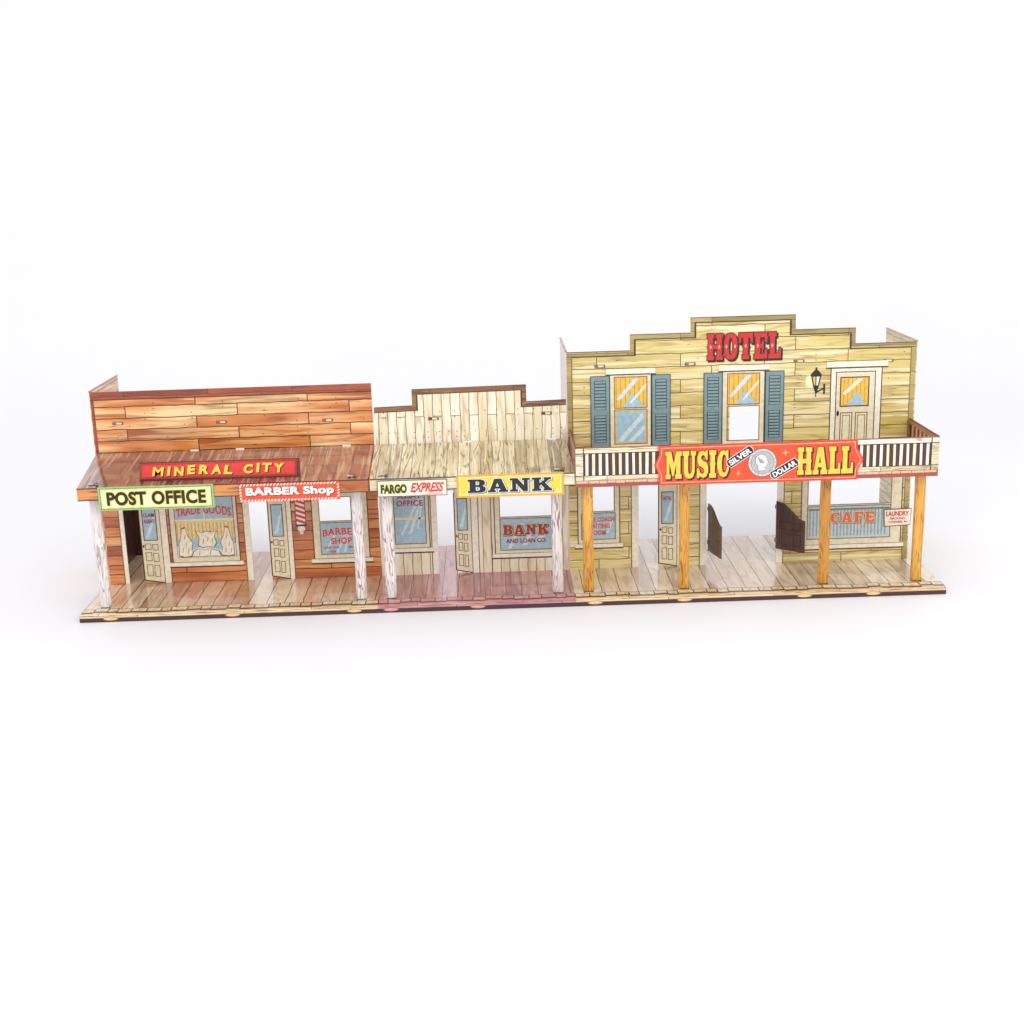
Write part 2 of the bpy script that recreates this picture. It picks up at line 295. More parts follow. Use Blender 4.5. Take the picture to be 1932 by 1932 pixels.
# ------------------------------------------------------------ helpers for facades
def L(n): return D-.02*n
def dwindow(parent,x0,x1,z0,z1,panes,fm=CREAM,sill=True,extra=None,label=None,fw=.45):
    """flat printed window: frame pieces around the panes; panes=(x0,x1,z0,z1,material or None for punched)"""
    p=Part('window')
    xs0=min(q[0] for q in panes); xs1=max(q[1] for q in panes); zs0=min(q[2] for q in panes); zs1=max(q[3] for q in panes)
    p.quad(x0,xs0,z0,z1,L(1),fm); p.quad(xs1,x1,z0,z1,L(1),fm); p.quad(xs0,xs1,z0,zs0,L(1),fm); p.quad(xs0,xs1,zs1,z1,L(1),fm)
    zz=sorted(set([q[2] for q in panes]+[q[3] for q in panes]))
    for i in range(1,len(zz)-1,2): p.quad(xs0,xs1,zz[i],zz[i+1],L(1),fm)
    p.frame(x0-.06,x1+.06,z0-.06,z1+.06,.1,L(2),LN)
    for q in panes:
        if q[4] is not None: p.quad(q[0],q[1],q[2],q[3],L(1.2),q[4])
        p.frame(q[0]-.05,q[1]+.05,q[2]-.05,q[3]+.05,.09,L(2.2),LN2)
    if sill:
        p.box(x0-.35,x1+.35,D-.14,D-.005,z0-.42,z0,CREAM2); p.quad(x0-.4,x1+.4,z0-.6,z0-.43,L(2),LN)
    if extra: extra(p)
    return p.build(parent,label)
def shine(p,x0,x1,z0,z1,n,mat,y,seed=0):
    r=random.Random(seed)
    for i in range(n):
        w=(x1-x0); cx=x0+w*(.12+.6*i/max(1,n-1)) if n>1 else (x0+x1)/2
        t=r.uniform(.06,.12)*w; h=(z1-z0)*r.uniform(.5,.85); zb=z0+(z1-z0-h)*r.random(); sl=min(h*.5,x1-cx-t)
        if sl<=0: continue
        p.poly([(cx,zb),(cx+t,zb),(cx+t+sl,zb+h),(cx+sl,zb+h)],y-i*.003,mat)
def ddoor(parent,x0,x1,ztop,glass=BLUE,txt=None,fr=.75):
    p=Part('door')
    w=x1-x0
    p.poly([(x0,.4),(x1,0.01),(x1,ztop),(x0,ztop-.25)],L(1),CREAM)
    p.poly([(x0-.06,.4),(x0+.06,.4),(x0+.06,ztop-.25),(x0-.06,ztop-.25)],L(1.5),LN)
    p.poly([(x0,.35),(x1,-.0),(x1,.1),(x0,.47)],L(1.6),LN)
    gx0,gx1=x0+.35,x1-.4
    p.poly([(gx0,5.0),(gx1,4.9),(gx1,8.6),(gx0,8.5)],L(2),glass)
    p.frame(gx0-.05,gx1+.05,4.92,8.6,.09,L(2.5),LN)
    p.poly([(gx0+.2,5.3),(gx0+.6,5.3),(gx1-.1,7.4),(gx1-.1,8.0)],L(2.3),BLUE2)
    for (a,b) in ((.75,2.1),(2.5,3.5),(3.8,4.5)):
        p.frame(gx0,x0+w*.47,a+.1,b+.1,.07,L(2),LN2); p.frame(x0+w*.53,gx1,a,b,.07,L(2),LN2)
    p.disc(x0+.2,4.3,.1,.14,L(2.6),BLACK,10)
    p.quad(x1,x1+fr,0.01,ztop+.3,L(1),CREAM2); p.quad(x1+fr,x1+fr+.08,0.01,ztop+.3,L(1.5),LN); p.quad(x1,x1+.07,0.01,ztop+.3,L(1.5),LN)
    if txt:
        for i,(t,m) in enumerate(txt): lettering(p,t,gx0+.12,gx1-.12,7.6-i*.7,8.05-i*.7,L(2.6),[(.02,0,0,m)])
    return p.build(parent)
def slots(p,lst,m=MAR):
    for x,z in lst:
        p.quad(x-.58,x+.58,z-.17,z+.17,L(2),LN2); p.quad(x-.5,x+.5,z-.1,z+.1,L(2.4),m); p.quad(x-.15,x+.4,z-.1,z+.1,L(2.7),CREAM)
def nails(p,x0,x1,zs,step,seed,m=LN):
    r=random.Random(seed)
    for z in zs:
        x=x0+r.uniform(0,step)
        while x<x1:
            p.disc(x,z+.3,.065,.065,L(.8),m,6)
            if r.random()<.6: p.disc(x,z-.3,.065,.065,L(.8),m,6)
            x+=step*r.uniform(.6,1.4)
def cracks(p,x0,x1,z0,z1,n,seed,m,vert=False):
    r=random.Random(seed)
    for i in range(n):
        x=r.uniform(x0,x1); z=r.uniform(z0,z1); l=r.uniform(.5,1.5); d=r.uniform(-.06,.06); w=r.uniform(.03,.06)
        if vert: p.poly([(x-w/2,z),(x+d,z-l/2),(x+w/2,z),(x-d,z+l/2)],L(.7),m)
        else: p.poly([(x-l/2,z+d),(x,z-w/2),(x+l/2,z-d),(x,z+w/2)],L(.7),m)
# ------------------------------------------------------------ shop building (brown)
p=Part('shop_building')
fo=[(.43,0),(2.6,0),(2.6,9.3),(4.3,9.3),(4.3,0),(16.35,0),(16.35,9.6),(18.4,9.6),(18.4,0),(30.55,0),(30.45,21.6),(.43,21.55)]
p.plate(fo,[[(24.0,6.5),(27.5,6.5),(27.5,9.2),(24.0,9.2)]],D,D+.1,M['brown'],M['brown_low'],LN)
# lower storey print sits on the sheet, under the porch
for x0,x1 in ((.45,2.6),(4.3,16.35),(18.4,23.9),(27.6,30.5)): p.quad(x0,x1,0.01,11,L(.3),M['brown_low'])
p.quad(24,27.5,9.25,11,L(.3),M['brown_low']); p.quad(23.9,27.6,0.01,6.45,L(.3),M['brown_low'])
p.poly([(.43,20.75),(30.45,20.8),(30.45,21.6),(.43,21.55)],L(1),M['trimR']); p.poly([(.43,20.64),(30.45,20.69),(30.45,20.8),(.43,20.75)],L(1.4),LN)
p.quad(.43,.75,10,20.64,L(1.2),M['trimR'])
nails(p,1.5,30,[16.2,17.5,18.8,19.9],6,3); cracks(p,1.5,29.5,15.3,20.3,24,5,LN)
p.box(.33,.43,D,BK,0,21.55,M['brown'])
p.box(.3,.48,D,BK,21.55,21.68,M['trimR'])
# dark sheet and added back flange, colouring in the shade seen through the doorway
p.box(.44,.5,D+.3,BK-.1,0.02,10,M['darkw']); p.box(.5,3.3,BK-.1,BK-.02,0.02,9.6,M['darkw'])
p.quad(2.15,2.6,0.01,9.6,L(1),CREAM2); p.quad(2.05,2.15,0.01,9.6,L(1.3),LN2)
p.quad(15.7,16.35,0.01,9.8,L(1),CREAM2); p.quad(15.6,15.7,0.01,9.8,L(1.3),LN2)
slots(p,[(3.1,18.1),(14.2,17.9),(25.6,17.75)],paint((196,84,60)))
shop=p.build(toy,'brown plank-printed shop front with tall plain parapet',origin=(15,D,0))
ddoor(shop,4.3,6.5,9.4,txt=[('CLAIM',DRED),('AGENT',DRED)])
ddoor(shop,18.4,20.35,9.6,fr=.55)
def furs(p):
    y=L(2)
    p.quad(8.2,14.6,7.2,9.8,y,BLUE)
    CUR=paint((236,214,150)); CURD=paint((198,156,86))
    p.quad(8.2,14.6,5.0,7.15,L(1.6),CUR)
    for i in range(16): p.quad(8.3+i*.4,8.38+i*.4,5.0,6.8,L(2),CURD)
    p.poly([(8.2,2.9),(14.6,2.9),(14.6,4.4),(13,3.6),(11.4,4.3),(9.8,3.7),(8.2,4.2)],L(2.3),BLUE2)
    FU=paint((244,236,210)); FS=paint((176,150,108))
    cnt=[0]
    def fur(pts,shade):
        k=cnt[0]; cnt[0]+=1; y=2.5+k*.5
        cx=sum(a for a,b in pts)/len(pts); cz=sum(b for a,b in pts)/len(pts)
        p.poly([(cx+(a-cx)*1.1,cz+(b-cz)*1.09) for a,b in pts],L(y),LN2); p.poly(pts,L(y+.15),FU)
        for a,b in shade: p.poly([(a,b),(a+.08,b),(a+.22,b+.55),(a+.12,b+.55)],L(y+.3),FS)
    fur([(8.4,3.1),(9.0,2.95),(9.9,3.1),(9.75,3.9),(9.9,4.5),(9.4,5.3),(9.2,6.2),(8.85,6.1),(8.7,5.2),(8.45,4.4)],[(8.7,3.4),(9.1,4.0),(9.3,3.3),(9.0,4.9)])
    fur([(14.4,3.1),(13.8,2.95),(13.0,3.1),(13.2,3.9),(13.0,4.5),(13.4,5.3),(13.6,6.2),(13.95,6.1),(14.1,5.2),(14.35,4.4)],[(13.4,3.3),(13.8,4.0),(14.0,3.3),(13.6,4.9)])
    fur([(10.6,4.2),(11.0,4.0),(11.6,4.1),(12.2,4.0),(12.5,4.5),(12.3,5.2),(12.6,5.8),(12.0,5.65),(11.5,5.8),(11.0,5.6),(10.4,5.8),(10.7,5.1)],[(11.0,4.4),(11.5,4.6),(12.0,4.4)])
    fur([(9.8,3.05),(10.8,2.98),(12.0,3.05),(12.9,2.98),(12.7,3.5),(11.9,3.75),(11.2,3.6),(10.5,3.8),(10.0,3.5)],[(10.5,3.1),(11.7,3.1)])
    p.quad(11.35,11.5,7.2,9.8,L(3.2),CREAM2); p.quad(8.2,14.6,7.05,7.22,L(3.2),CREAM2)
    lettering(p,'TRADE GOODS',8.4,14.4,7.45,8.45,L(3.3),[(.05,0,0,WHITE),(.03,0,0,RED)],wave=lambda t:.35-1.6*t*t,space=1.08)
dwindow(shop,7.6,15.0,2.3,9.9,[(8.2,14.6,2.9,9.8,BLUE)],extra=furs,label='wide shop window with pale furs behind printed glass')
def barb(p):
    shine(p,24.1,27.4,2.7,6.2,3,BLUE2,L(1.8),3)
    lettering(p,'BARBER',24.25,28.2,4.8,5.6,L(2.3),[(.055,0,0,WHITE),(.03,0,0,RED)],space=1.08,wave=lambda t:.12-.9*t*t)
    lettering(p,'SHOP',25.1,27.4,3.85,4.6,L(2.3),[(.055,0,0,WHITE),(.03,0,0,RED)],space=1.08)
    lettering(p,'HAIR CUT',24.3,26.0,3.35,3.6,L(2.3),[(.02,0,0,RED)]); lettering(p,'10c',25.0,25.7,2.85,3.2,L(2.3),[(.02,0,0,RED)])
    lettering(p,'BEARD',27,28.2,3.35,3.6,L(2.3),[(.02,0,0,RED)])
dwindow(shop,23.2,29.3,2.2,9.7,[(24.0,28.6,2.7,6.3,BLUE),(24.0,27.5,6.5,9.2,None)],extra=barb)
p=Part('barber_pole')
cx=21.95
p.quad(cx-.5,cx+.5,6.2,9.8,L(1),WHITE)
for i in range(6):
    z=6.6+i*.55; p.poly([(cx-.5,z),(cx-.5,z+.3),(cx+.5,z-.08),(cx+.5,z-.38)],L(1.6),RED)
p.quad(cx-.62,cx+.62,6.0,6.22,L(2),LN); p.disc(cx,5.75,.42,.36,L(1.8),CREAM2,16); p.quad(cx-.2,cx+.2,5.1,5.4,L(1.8),CREAM)
p.quad(cx-.56,cx-.5,6.2,9.8,L(2),LN); p.quad(cx+.5,cx+.56,6.2,9.8,L(2),LN)
p.build(shop,'red and white striped printed barber pole')
# ------------------------------------------------------------ bank building (cream)
p=Part('bank_building')
fo=[(30.62,0),(36.9,0),(36.9,9.5),(38.8,9.5),(38.8,0),(51.3,0),(51.3,19.2),(47.1,19.1),(47.0,20.95),(34.75,20.8),(34.8,19.05),(30.62,18.95)]
p.plate(fo,[[(43.8,6.3),(49.5,6.3),(49.5,9.2),(43.8,9.2)]],D,D+.1,M['cream'],M['cream'],LN)
def trimstrip(p,pts,w,mat,y):
    for a,b in zip(pts[:-1],pts[1:]):
        if abs(a[0]-b[0])>abs(a[1]-b[1]): p.poly([(a[0],a[1]),(b[0],b[1]),(b[0],b[1]-w),(a[0],a[1]-w)],y,mat)
        else:
            lo,hi=min(a[1],b[1])-w,max(a[1],b[1])-w-.01
            xx=a[0] if b[1]>a[1] else a[0]-w
            p.quad(xx,xx+w,lo,hi,y-.004,mat)
tb=[(30.62,18.95),(34.75,19.05),(34.75,20.8),(47.05,20.95),(47.05,19.1),(51.3,19.2)]
trimstrip(p,[(a,b-.06) for a,b in tb],.46,M['trimB'],L(1)); trimstrip(p,tb,.62,LN,L(.5))
slots(p,[(37.0,17.55),(49.2,17.75)],MAR)
nails(p,31,51,[15.8,18.0],1.3,8,LN2); cracks(p,31,50.8,15.4,17.6,14,11,LN2,True)
p.quad(36.25,36.9,0.01,9.8,L(1),CREAM2); p.quad(36.15,36.25,0.01,9.8,L(1.3),LN2)
p.quad(42.75,42.85,0.01,9.8,L(1.3),LN2)
bank=p.build(toy,'cream board-printed bank front with stepped dark-trimmed parapet',origin=(41,D,0))
ddoor(bank,38.8,40.6,9.5)
def offi(p):
    shine(p,32.4,35.5,3.6,8.9,3,BLUE2,L(1.8),5)
    p.quad(32.2,35.6,6.35,6.6,L(2.1),CREAM)
    lettering(p,'ASSAY',32.6,35.3,8.75,9.3,L(2.3),[(.02,0,0,DRED)])
    lettering(p,'OFFICE',32.5,35.4,7.9,8.55,L(2.3),[(.05,0,0,WHITE),(.03,0,0,DRED)],space=1.08)
dwindow(bank,31.7,36.0,3.1,9.8,[(32.2,35.6,3.6,9.6,BLUE)],extra=offi)
def bk(p):
    shine(p,43.9,49.3,2.6,6.0,3,BLUE2,L(1.8),8)
    lettering(p,'BANK',44.1,49.1,4.25,5.4,L(2.3),[(.06,.09,-.09,LN),(.05,0,0,paint((244,214,134))),(0,0,0,DRED)],slab=True)
    lettering(p,'AND LOAN CO.',44.4,48.9,3.3,3.8,L(2.3),[(.03,0,0,DRED)])
dwindow(bank,43.2,50.1,2.1,9.7,[(43.8,49.5,2.5,6.1,BLUE),(43.8,49.5,6.3,9.2,None)],extra=bk)
# ------------------------------------------------------------ hotel building
p=Part('hotel_building')
fo=[(51.45,0),(59.1,0),(59.1,9.8),(61.3,9.8),(61.3,0),(66.6,0),(66.6,10.6),(74.4,10.6),(74.4,0),(89.0,0),(89.0,24.25),(82.45,24.25),(82.4,25.95),(76.0,25.95),(75.9,27.55),(64.7,27.55),(64.75,25.95),(58.25,25.95),(58.25,24.25),(51.45,24.25)]
holes=[[(69,14.1),(72.2,14.1),(72.2,17.85),(69,17.85)],[(53.2,6.6),(56.4,6.6),(56.4,9.4),(53.2,9.4)],[(77.8,6.5),(87.0,6.5),(87.0,9.5),(77.8,9.5)]]
p.plate(fo,holes,D,D+.1,M['olive'],M['darkw'],LN)
tb=[(51.45,24.25),(58.25,24.25),(58.25,25.95),(64.72,25.95),(64.72,27.55),(75.95,27.55),(75.95,25.95),(82.42,25.95),(82.42,24.25),(89.0,24.25)]
trimstrip(p,[(a,b-.07) for a,b in tb],.42,M['trimO'],L(1)); trimstrip(p,tb,.62,LN,L(.5))
p.quad(51.45,51.95,10,23.7,L(1),M['trimO']); p.quad(51.95,52.05,10,23.7,L(1.3),LN2)
p.quad(88.5,89,0,23.7,L(1),M['trimO']); p.quad(88.42,88.5,0,23.7,L(1.3),LN2)
nails(p,52.5,88,[22.9,20.1,17.2],7,5)
cracks(p,52.9,87.5,22.4,23.3,9,21,LN2); cracks(p,63.5,65,16,21.5,5,22,LN2); cracks(p,75.9,76.6,16,21.5,7,24,LN2); cracks(p,86.3,87.6,16,21.5,6,25,LN2); cracks(p,60,80.5,24.3,25.2,8,23,LN2)
p.box(51.36,51.45,D,BK,0,24.25,PINKW); p.box(51.3,51.5,D,BK,24.25,24.4,M['trimR'])
p.box(89.0,89.1,D,BK,0,24.25,M['olive']); p.box(88.95,89.15,D,BK,24.25,24.4,M['trimO'])
slots(p,[(55.0,22.65),(64.7,22.6),(76.4,22.55),(86.0,22.3)],GREY)
p.quad(58.35,59.1,0.01,10,L(1),CREAM2); p.quad(58.25,58.35,0.01,10,L(1.3),LN2)
p.quad(65.9,66.6,0.01,10.6,L(1),CREAM2); p.quad(65.8,65.9,0.01,10.6,L(1.3),LN2)
p.quad(74.4,75.1,0.01,10.6,L(1),CREAM2); p.quad(75.1,75.2,0.01,10.6,L(1.3),LN2)
hotel=p.build(toy,'two-storey olive plank-printed hotel front with stepped parapet',origin=(70,D,0))
ddoor(hotel,61.3,63.3,9.6,glass=BLUE,txt=[('HOTEL',RED)])
def upper(x0,x1,punched,xa,xb):
    ps=[(xa,xb,18.05,21.4,YEL),(xa,xb,14.1,17.85,None if punched else BLUE)]
    def ex(p):
        for i in range(7):
            t=xa+.15+i*(xb-xa-.3)/6.5; p.quad(t,t+.08,18.15,21.3,L(1.8),paint((206,144,44)))
        p.poly([(xa+.9,18.1),(xb-.2,18.1),(xa+1.9,19.7)],L(2),BLUE)
        p.poly([(xa+.2,19.0),(xa+.5,18.8),(xb-.8,21.2),(xb-1.4,21.2)],L(2.3),BLUE2); p.poly([(xa+1.6,18.6),(xa+1.8,18.5),(xb-.1,20.3),(xb-.1,20.7)],L(2.3),CREAM2)
        if not punched:
            p.frame(xa,xb,14.1,17.85,.16,L(1.9),YEL)
            p.poly([(xa+.3,14.5),(xa+.8,14.3),(xb-.3,17.0),(xb-.5,17.5)],L(2.3),BLUE2)
            p.poly([(xa+1.4,14.3),(xa+2,14.3),(xb-.25,15.6),(xb-.25,16.2)],L(2.3),BLUE2)
        p.box(x0-.4,x1+.45,D-.1,D-.005,21.75,22.3,CREAM2); p.quad(x0-.45,x1+.5,21.62,21.74,L(2.6),LN)
    dwindow(hotel,x0,x1,13.7,21.75,ps,extra=ex,sill=True)
upper(56.05,60.5,False,56.55,60.05); upper(68.2,72.75,True,68.75,72.2)
for x0,x1 in ((54.0,56.0),(60.6,62.55),(66.2,68.15),(72.85,74.8)):
    p=Part('shutter')
    p.box(x0,x1,D-.09,D-.01,13.8,21.55,SLATE)
    p.frame(x0-.05,x1+.05,13.75,21.6,.08,D-.1,SLATED)
    for za,zb in ((14.3,17.3),(17.9,21.1)):
        p.quad(x0+.35,x1-.35,za,zb,D-.1,SLATED)
        n=9
        for i in range(n):
            h=(zb-za)/n; z=za+.06+i*h; p.faces([(x0+.42,D-.15,z),(x1-.42,D-.15,z),(x1-.42,D-.12,z+h*.66),(x0+.42,D-.12,z+h*.66)],[(0,1,2,3)],SLATE)
    p.build(hotel)
# upper door
p=Part('door')
p.quad(79.9,85.4,13.0,21.75,L(1),CREAM2); p.frame(79.85,85.45,12.9,21.8,.1,L(1.5),LN)
p.box(79.4,86.0,D-.1,D-.005,21.75,22.35,CREAM2); p.quad(79.35,86.05,21.6,21.74,L(2.5),LN)
p.quad(80.5,84.7,13,21.2,L(2),CREAM); p.frame(80.45,84.75,12.9,21.25,.09,L(2.4),LN)
p.quad(81.0,84.0,17.5,20.6,L(2.4),YEL); p.frame(80.92,84.08,17.42,20.68,.12,L(3),LN)
for i in range(6): p.quad(81.3+i*.45,81.37+i*.45,17.6,20.5,L(2.7),paint((206,144,44)))
p.poly([(81.6,17.6),(83.7,17.6),(82.9,19.1)],L(2.9),BLUE); p.poly([(81.2,18.9),(81.5,18.7),(83.4,20.4),(82.9,20.5)],L(3.1),CREAM2)
for a,b in ((81.0,82.35),(82.65,84.0)): p.frame(a,b,13.2,16.8,.1,L(2.4),LN2); p.frame(a+.25,b-.25,13.4,16.5,.07,L(2.4),LN2)
p.disc(80.75,16.7,.14,.3,L(3),BLACK,12)
p.build(hotel,'cream upstairs door with yellow printed curtain')
# lower windows
def wait(p):
    shine(p,53.3,56.3,3.4,6.3,2,BLUE2,L(1.8),9)
    for i,t in enumerate(('STAGE COACH','WAITING','ROOM')):
        w=(3.6,2.6,1.7)[i]; lettering(p,t,54.6-w/2,54.6+w/2,5.4-i*.75,5.95-i*.75,L(2.3),[(.035,0,0,ORANGE)],space=1.08)
dwindow(hotel,52.4,57.0,2.9,9.8,[(52.8,56.5,3.4,6.4,BLUE),(53.2,56.4,6.6,9.4,None)],extra=wait)
def cafe(p):
    for i in range(23): p.quad(78.0+i*.38,78.16+i*.38,2.9,5.9,L(1.8),paint((150,168,172)))
    p.quad(77.9,86.9,5.85,6.05,L(2.1),GREY)
    lettering(p,'CAFE',80.3,85.2,4.4,5.6,L(2.5),[(.06,.07,-.07,LN2),(.05,0,0,paint((246,224,184))),(0,0,0,paint((224,104,58)))],slab=True)
dwindow(hotel,77.1,88.2,1.9,9.8,[(77.8,87.0,2.6,6.3,paint((194,210,212))),(77.8,87.0,6.5,9.5,None)],extra=cafe,label='wide cafe window with striped half curtain')
# laundry sign
p=Part('sign')
p.poly([(86.4,3.9),(89.15,4.0),(89.25,5.75),(86.3,5.7)],D-.16,CREAM2); p.poly([(86.3,3.8),(89.2,3.9),(89.32,5.85),(86.2,5.8)],D-.145,LN2)
lettering(p,'LAUNDRY',86.5,89.0,5.0,5.55,D-.17,[(.025,0,0,RED)]); lettering(p,'AROUND',86.9,88.6,4.6,4.85,D-.17,[(.02,0,0,RED)]); lettering(p,'CORNER.',86.8,88.4,4.2,4.45,D-.17,[(.02,0,0,RED)])
p.poly([(88.5,4.22),(88.95,4.33),(88.5,4.44)],D-.19,RED)
p.build(hotel,'small cream laundry notice with red letters')
# hotel lettering
p=Part('lettering')
HR=paint((208,34,30))
lettering(p,'HOTEL',66.5,74.4,22.95,25.75,L(1.5),[(.035,.17,-.17,BLACK),(.035,0,0,BLACK),(0,0,0,HR)],slab=True)
gp_=.85; x=66.5; sc=7.9/(10+8.6+9+8.5+8+4*gp_)
for w,st in ((10,((.7,3.7),(6.3,9.3))),(8.6,((.2,2.8),(5.8,8.4))),(9,((3,6),)),(8.5,((.9,3.9),)),(8,((.9,4),))):
    for a,b in st:
        X=x+(a+b)/2*sc; p.poly([(X-.1,24.35),(X,24.12),(X+.1,24.35),(X,24.58)],L(1.5)-.075,paint((244,196,150)))
    x+=(w+gp_)*sc
p.build(hotel,'bold red slab letters spelling hotel')
# wall lantern
p=Part('lantern')
GL=paint((240,226,140)); GL2=paint((250,244,200))
for i in range(14):
    a=math.pi*.5+math.pi*(i+.5)/14*1.15-.2; p.poly([(77.9+.6*math.cos(a-.1),20.3+.6*math.sin(a-.1)),(77.9+.6*math.cos(a+.1),20.3+.6*math.sin(a+.1)),(77.9+1.5*math.cos(a),20.3+1.35*math.sin(a))],L(.5),GL)
p.disc(77.85,20.3,.7,.75,L(.8),GL2,20)
p.poly([(77.75,20.9),(78.85,20.9),(78.6,19.7),(78.0,19.7)],L(2),BLACK); p.poly([(77.92,20.8),(78.22,20.8),(78.22,19.85),(78.1,19.85)],L(2.4),YEL); p.poly([(78.34,20.8),(78.68,20.8),(78.5,19.85),(78.34,19.85)],L(2.4),WHITE)
p.poly([(77.6,20.9),(79.0,20.9),(78.5,21.5),(78.1,21.5)],L(2.2),BLACK); p.quad(78.2,78.4,21.5,21.8,L(2.2),BLACK); p.poly([(78.0,19.7),(78.6,19.7),(78.35,19.0),(78.25,19.0)],L(2.2),BLACK)
p.quad(78.25,78.35,18.6,19.0,L(2.2),BLACK); p.poly([(78.35,19.0),(79.1,19.4),(79.1,19.55),(78.35,19.2)],L(2.2),BLACK); p.quad(79.1,79.3,18.9,20.0,L(2.2),BLACK)
p.build(hotel,'black printed wall lantern with yellow glow')
# batwing doors
def bat(hx,sgn,ang):
    w=3.5; h0=1.75
    pts=[(0,h0),(w,h0),(w,h0+3.6)]
    for i in range(1,9):
        t=i/8; pts.append((w*(1-t)+.35*t, h0+3.6+1.75*(1-math.cos(t*math.pi))/2))
    pts+=[(0,h0+5.4)]
    q=Part('x'); q.plate(pts,[],-.07,.07,M['darkw'])
    for a,b in ((2.3,3.7),(4.1,5.0)):
        q.frame(.45,w-.45,a,b,.09,-.085,paint((44,26,24))); q.frame(.45,w-.45,a,b,.09,.085,paint((44,26,24)))
    for z in (2.5,6.3): q.box(-.12,.12,-.12,.12,z,z+.45,GREY)
    cr,sr=math.cos(ang),math.sin(ang)
    for v in q.v:
        X=v.x*sgn; Y=v.y; v.x=hx+X*cr-Y*sr; v.y=D-.2+X*sr+Y*cr
    if sgn<0: q.f=[f[::-1] for f in q.f]
    q.name='batwing_door'; q.build(hotel,'dark brown swinging saloon door standing open')
bat(66.8,1,math.radians(-76)); bat(74.3,1,math.radians(-40))
# ------------------------------------------------------------ porch roofs
def roof(x0,x1,xb0,xb1,mat,fm,label):
    p=Part('porch_roof')
    zb,zf=14.9,13.3; t=.14
    a=[(x0,YF,zf),(x1,YF,zf),(xb1,D-.16,zb),(xb0,D-.16,zb)]
    p.faces(a,[(0,1,2,3)],mat); p.faces([(x,y,z-t) for x,y,z in a],[(3,2,1,0)],fm)
    p.faces([a[0],a[3],(xb0,D-.16,zb-t),(x0,YF,zf-t)],[(0,1,2,3)],LN); p.faces([a[1],a[2],(xb1,D-.16,zb-t),(x1,YF,zf-t)],[(3,2,1,0)],LN)
    # folded-down front board and rolled edge
    p.box(x0,x1,YF-.02,YF+.06,12.0,zf-.002,fm); p.box(x0,x1,YF-.05,YF+.09,zf-.07,zf+.025,LN); p.quad(x0,x1,12.0,12.1,YF-.025,LN)
    p.faces([(x0,YF,12.0),(x0,YF,zf),(x0,YF+2,zf+.2),(x0,YF+2,12.9)],[(0,1,2,3),(3,2,1,0)],fm)
    return p.build(toy,label)
r1=roof(.95,30.45,.5,30.4,M['maroon'],M['fascia'],'glossy maroon plank-printed porch roof')
r2=roof(30.65,51.5,30.55,51.2,M['tanroof'],M['fasciaC'],'glossy tan plank-printed porch roof')
def tab(par,x,y=1.7,s=.5):
    p=Part('metal_tab'); z=13.3+(y-YF)*.166+.03
    p.faces([(x-s,y-.1,z+.02),(x-s*.1,y-.15,z+.07),(x-s*.1,y+.15,z+.07),(x-s,y+.12,z+.2)],[(0,1,2,3)],SILV)
    p.faces([(x+s,y-.1,z+.26),(x+s*.1,y-.15,z+.07),(x+s*.1,y+.15,z+.07),(x+s,y+.12,z+.04)],[(3,2,1,0)],SILV)
    p.box(x-s*.15,x+s*.15,y-.14,y+.14,z-.02,z+.14,SILV); p.box(x-s,x+s,y-.18,y-.13,z-.06,z+.0,BLACK)
    p.build(par)
for x in (2.4,28.8): tab(r1,x)
for x in (32.0,50.0): tab(r2,x)
for par,lst in ((r1,(11.1,16.0,27.5)),(r2,(40.5,49.7))):
    for x in lst:
        p=Part('metal_tab'); p.box(x-.45,x+.45,D-.3,D-.2,14.8,15.02,WHITE); p.build(par)
# signs on the porch boards
def sgn(par,x0,x1,z0,z1,y,border,fill,bw,label,fn,dz=0):
    p=Part('sign')
    p.box(x0,x1,y,y+.08,z0,z1,border)
    p.quad(x0+bw,x1-bw,z0+bw,z1-bw,y-.012,fill); fn(p,y-.015); return p.build(par,label)
def f(p,y): 
    p.frame(3.3,14.6,11.1,13.25,.05,y,LN); p.frame(3.35,14.55,11.15,13.2,.14,y-.004,paint((206,222,140)))
    lettering(p,'POST OFFICE',3.95,14.0,11.45,12.9,y-.006,[(.085,.0,-.0,paint((248,228,96))),(.045,0,0,BLACK)],space=1.08)
sgn(r1,3.1,14.8,10.95,13.4,YF-.16,paint((150,190,120)),paint((242,240,186)),.2,'pale yellow and green sign with black letters',f)
def f(p,y):
    for z in (11.42,13.04):
        x=17.45
        while x<27.3:
            p.poly([(x,z),(x+.14,z),(x+.3,z+.2),(x+.16,z+.2)],y,WHITE); x+=.34
    for xx in (17.42,27.34):
        z=11.65
        while z<12.95: p.poly([(xx,z),(xx+.2,z+.1),(xx+.2,z+.24),(xx,z+.14)],y,WHITE); z+=.3
    lettering(p,'BARBER Shop',18.05,27.0,11.82,12.88,y,[(.06,.08,-.07,DRED),(.045,0,0,WHITE)],space=1.05)
sgn(r1,17.4,27.6,11.4,13.26,YF-.16,paint((228,82,40)),paint((224,78,38)),.26,'orange-red sign with candy-striped border and white letters',f)
def f(p,y):
    lettering(p,'FARGO',31.75,34.4,11.8,12.75,y,[(.1,0,0,paint((236,214,70))),(.055,0,0,paint((46,56,16)))],space=1.06)
    lettering(p,'EXPRESS',34.75,38.2,11.85,12.85,y,[(.05,.03,-.03,WHITE),(.035,0,0,RED)],shear=.4)
    for i in range(4): p.quad(35.6+i*.3,38.1,11.5+i*.07,11.53+i*.07,y-.003,RED)
sgn(r2,31.4,38.5,11.45,13.15,YF-.16,LN2,CREAM2,.08,'narrow cream express sign with black and red letters',f)
